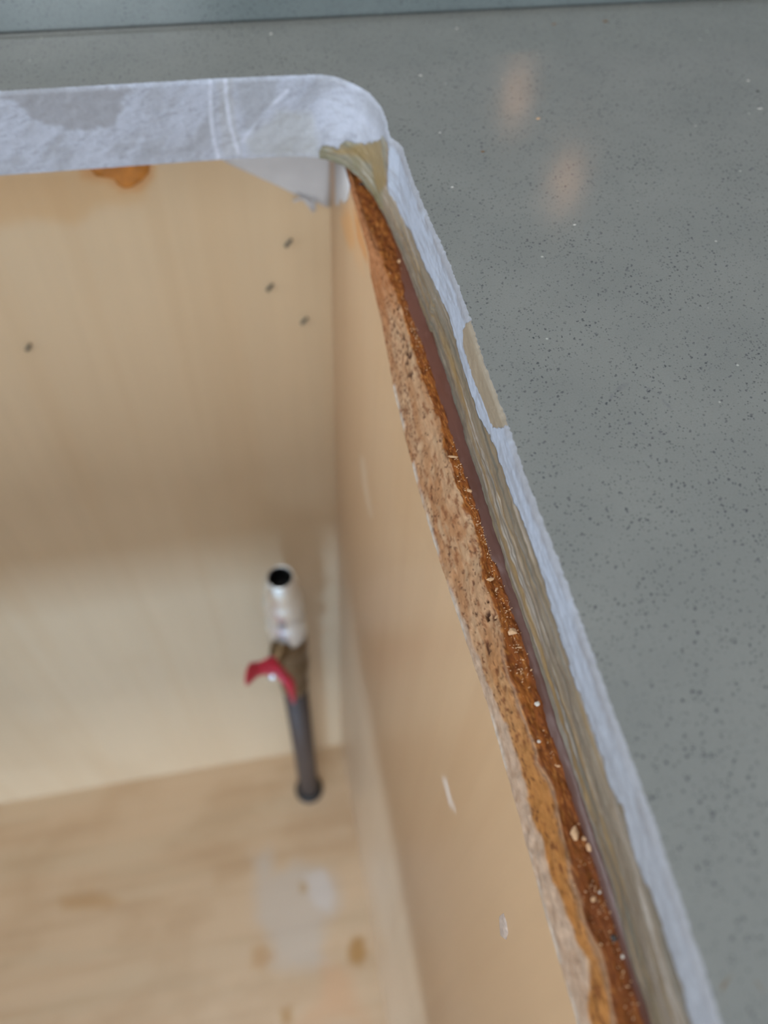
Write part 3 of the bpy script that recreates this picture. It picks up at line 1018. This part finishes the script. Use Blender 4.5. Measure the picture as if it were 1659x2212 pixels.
lathe('bore', [(0.0066, 0.4140), (0.00695, 0.4150), (0.0066, 0.3975), (0.0, 0.3965)], (0, 0, 0), M_BLACK, vp)  # black lining that puts the shade inside the open fitting into colour
# butterfly handle on a short stem towards the front left
HZ, HX, HY = 0.349, -0.0125, -0.030
st_ = lathe('stem', [(0.0, 0.006), (0.0066, 0.006), (0.0066, 0.018), (0.0052, 0.020), (0.0052, 0.030), (0.0, 0.030)], (0, 0, 0), M_BRASS, vp, 20, axis='y')
st_.location = (0, 0, HZ)
st_.rotation_euler = (0, 0, -0.42)


def handle():
    n, m = 61, 18
    P = np.zeros((n, m, 3))
    for i in range(n):
        u = -1 + 2 * i / (n - 1)
        a = abs(u)
        x = 0.0148 * u
        y = 0.006 - 0.014 * a ** 1.5           # wings bow towards the viewer
        z = -0.013 * u                         # turned a little, left wing up
        hw = 0.0078 - 0.0030 * math.exp(-((a - 0.55) / 0.20) ** 2) - 0.0006 * a
        ht = 0.0058 - 0.0014 * math.exp(-((a - 0.5) / 0.25) ** 2) + 0.0022 * a ** 3
        if a > 0.84:
            k = math.sqrt(max(0.0, 1 - ((a - 0.84) / 0.16) ** 2))
            hw *= k
            ht *= k
        for j in range(m):
            b = 2 * math.pi * j / m
            P[i, j] = (x, y + ht * math.cos(b), z + hw * math.sin(b))
    return np.transpose(P, (1, 0, 2))


hob = grid_obj('handle', handle(), M_RED, vp, close_u=True)
hob.location = (HX, HY, HZ)
hob.rotation_euler = (0, 0, -0.25)
hob['label'] = 'red butterfly handle'
lathe('handle_screw', [(0.0, 0.0285), (0.0030, 0.0285), (0.0030, 0.0305), (0.0022, 0.0312), (0.0, 0.0312)], (0, 0.0285, 0), M_CHROME, hob, 16, axis='y')

# ------------------------------------------------------------------ ceiling lamps, mirrored as warm glows in the polished stone
def lamp(x, y, lab):
    root = empty('ceiling_light', (x, y, Z0 + RH))
    tag(root, lab, 'lamp', 'warm ceiling lamps')
    lathe('housing', [(0.036, -0.0005), (0.068, -0.0005), (0.068, -0.012), (0.056, -0.016), (0.048, -0.012), (0.048, -0.002), (0.036, -0.002)], (0, 0, 0), M_FRAME, root)
    k = NT('warm_lamp_glass')
    k.b.inputs['Base Color'].default_value = (1, .8, .6, 1)
    k.b.inputs['Emission Color'].default_value = (1.0, 0.50, 0.22, 1)
    k.b.inputs['Emission Strength'].default_value = 16.0
    lathe('diffuser', [(0.0, -0.010), (0.03, -0.009), (0.046, -0.004)], (0, 0, 0), k.m, root)


pl = empty('fill_panel', (-0.35, -0.65, Z0 + RH))  # added out of view to house the fill light over the cut-out
tag(pl, 'unseen square ceiling panel added as fill light above the sink cabinet', 'lamp')
for (x0, x1, y0, y1) in ((-.32, .32, -.32, -.29), (-.32, .32, .29, .32), (-.32, -.29, -.29, .29), (.29, .32, -.29, .29)):
    box('panel_frame', (x0, y0, -0.024), (x1, y1, -0.0005), M_FRAME, pl)
box('panel_back', (-.29, -.29, -0.012), (.29, .29, -0.0005), M_FRAME, pl)


lamp(1.21, 3.0, 'warm ceiling lamp mirrored as the farther orange glow in the stone')
lamp(1.214, 2.35, 'warm ceiling lamp mirrored as the nearer orange glow in the stone')

# ------------------------------------------------------------------ crumbs on the chipboard ledge and grit on the stone
random.seed(4)


def crumb_mesh(name, sx, sy, sz, mat, seed):
    rnd = random.Random(seed)
    bm = bmesh.new()
    bmesh.ops.create_icosphere(bm, subdivisions=1, radius=1)
    for v in bm.verts:
        k = 1 + rnd.uniform(-0.3, 0.25)
        v.co = Vector((v.co.x * sx * k, v.co.y * sy * k, v.co.z * sz * k))
    me = bpy.data.meshes.new(name)
    bm.to_mesh(me)
    bm.free()
    me.materials.append(mat)
    return me


M_PALE = plain('pale_wood_crumb', (184, 146, 110), 0.7, nscale=900, namt=0.1)
M_WHITE = plain('white_grit', (190, 184, 174), 0.6, nscale=900, namt=0.05)
M_BROWN = plain('brown_grit', (112, 84, 58), 0.7, nscale=900, namt=0.2)
M_DARK = plain('dark_grit', (44, 40, 38), 0.7, nscale=900, namt=0.2)
ORD = ['first', 'second', 'third', 'fourth', 'fifth', 'sixth', 'seventh', 'eighth', 'ninth', 'tenth', 'eleventh', 'twelfth', 'thirteenth', 'fourteenth',
       'fifteenth', 'sixteenth', 'seventeenth', 'eighteenth', 'nineteenth', 'twentieth', 'twenty-first', 'twenty-second']
chips = [(781, 399, 6, 5, 'd'), (868, 566, 13, 9, 'p'), (874, 585, 11, 8, 'p'), (977, 987, 13, 4, 'p'), (1015, 1061, 9, 6, 'p'), (1060, 1252, 8, 5, 'p'),
         (1072, 1274, 8, 3, 'p'), (1072, 1333, 10, 3, 'p'), (1106, 1366, 12, 11, 'p'), (1123, 1399, 8, 2.5, 'p'), (1138, 1425, 14, 3, 'p'),
         (1162, 1521, 10, 6, 'w'), (1164, 1602, 5, 4, 'w'), (1206, 1654, 8, 4, 'p'), (1241, 1800, 9, 17, 'p'), (1262, 1812, 6, 5, 'p'), (1274, 1830, 12, 11, 'p'),
         (1294, 1928, 5, 4, 'w'), (1281, 1943, 8, 6, 'p'), (1326, 2026, 9, 9, 'd'), (1346, 2066, 6, 5, 'w')]
for i, (px, py, a, b, c) in enumerate(chips):
    p = onz(px, py, ZSB - 0.0002)
    s = np.linalg.norm(p - CAM) / FPX * 0.9
    kind = {'p': 'pale wooden', 'w': 'white', 'd': 'dark'}[c]
    o = bpy.data.objects.new('wood_crumb' if c == 'p' else 'grit', crumb_mesh('crumb', a * s, b * s, 0.55 * min(a, b) * s, {'p': M_PALE, 'w': M_WHITE, 'd': M_DARK}[c], i))
    link(o)
    o.location = (p[0], p[1], p[2] + Z0 + 0.3 * min(a, b) * s)
    o.rotation_euler = (0, 0, random.uniform(-0.5, 0.9))
    tag(o, '%s crumb on the brown ledge, %s from the rounded corner' % (kind, ORD[i]), 'crumb', 'crumbs on the chipboard ledge')

# fine sawdust: too small to count
vs, fs = [], []
rnd = random.Random(11)
for i in range(900):
    y = rnd.uniform(-0.262, -0.06)
    if fbm(np.array([y * 60]), np.array([0.0]), seed=120)[0] < rnd.uniform(0.3, 0.62):
        continue
    u = min(1.0, max(0.02, rnd.gauss(0.38, 0.22)))
    x0, x1 = np.interp(y, yv, f_sb), np.interp(y, yv, f_bp)
    c = np.array([x0 + (x1 - x0) * u, y, ZSB + (ZBP - ZSB) * u + 0.0003])
    L = rnd.uniform(0.00008, 0.00032)
    w = L * rnd.uniform(0.2, 0.6)
    a = rnd.uniform(-0.6, 1.2)
    d = np.array([math.cos(a), math.sin(a), rnd.uniform(-0.2, 0.5)]) * L
    e = np.array([-math.sin(a), math.cos(a), 0.2]) * w
    h = np.array([0, 0, w])
    k = len(vs)
    vs += [c - d, c + e, c + d, c - e, c + h, c - h]
    fs += [(k, k + 1, k + 4), (k + 1, k + 2, k + 4), (k + 2, k + 3, k + 4), (k + 3, k, k + 4), (k + 1, k, k + 5), (k + 2, k + 1, k + 5), (k + 3, k + 2, k + 5), (k, k + 3, k + 5)]
tag(mesh_obj('sawdust', vs, fs, M_PALE, smooth=False), 'fine pale sawdust scattered along the brown chipboard ledge', 'sawdust', kind='stuff')

grit = [(1197, 53, 8, 3, 'b', 'brown speck on the stone close to the upstand, left of two'),
        (1308, 47, 7, 4, 'b', 'brown speck on the stone close to the upstand, right of two'),
        (1163, 257, 7, 4, 'p', 'pale crumb on the stone just below the farther orange glow'),
        (1043, 328, 6, 4, 'b', 'brown speck on the stone between the orange glows and the rounded corner'),
        (950, 287, 4, 2, 'w', 'tiny white speck on the stone nearest the rounded corner'),
        (977, 405, 4, 3, 'w', 'tiny white speck on the stone beside the sawn right edge'),
        (1241, 486, 5, 3, 'w', 'tiny white speck on the stone below the nearer orange glow'),
        (1616, 175, 4, 3, 'w', 'tiny white speck on the stone above a dark one at far right'),
        (1637, 198, 4, 3, 'd', 'tiny dark speck on the stone at far right'),
        (1641, 235, 8, 2, 'w', 'thin white sliver on the stone at far right'),
        (909, 164, 6, 3, 'w', 'white speck on the stone above the rounded corner'),
        (987, 62, 5, 2, 'w', 'faint white speck on the stone by the upstand'),
        (585, 74, 4, 3, 'w', 'small white speck on the narrow stone strip behind the cut-out')]
for i, (px, py, a, b, c, lab) in enumerate(grit):
    p = onz(px, py, 0)
    s = np.linalg.norm(p - CAM) / FPX * 0.7
    o = bpy.data.objects.new('grit', crumb_mesh('grit', a * s, b * s, 0.5 * min(a, b) * s, {'p': M_PALE, 'w': M_WHITE, 'd': M_DARK, 'b': M_BROWN}[c], 50 + i))
    link(o)
    o.location = (p[0], p[1], Z0 + 0.35 * min(a, b) * s)
    o.rotation_euler = (0, 0, random.uniform(-0.4, 0.4))
    tag(o, lab, 'grit', 'grit on the stone')
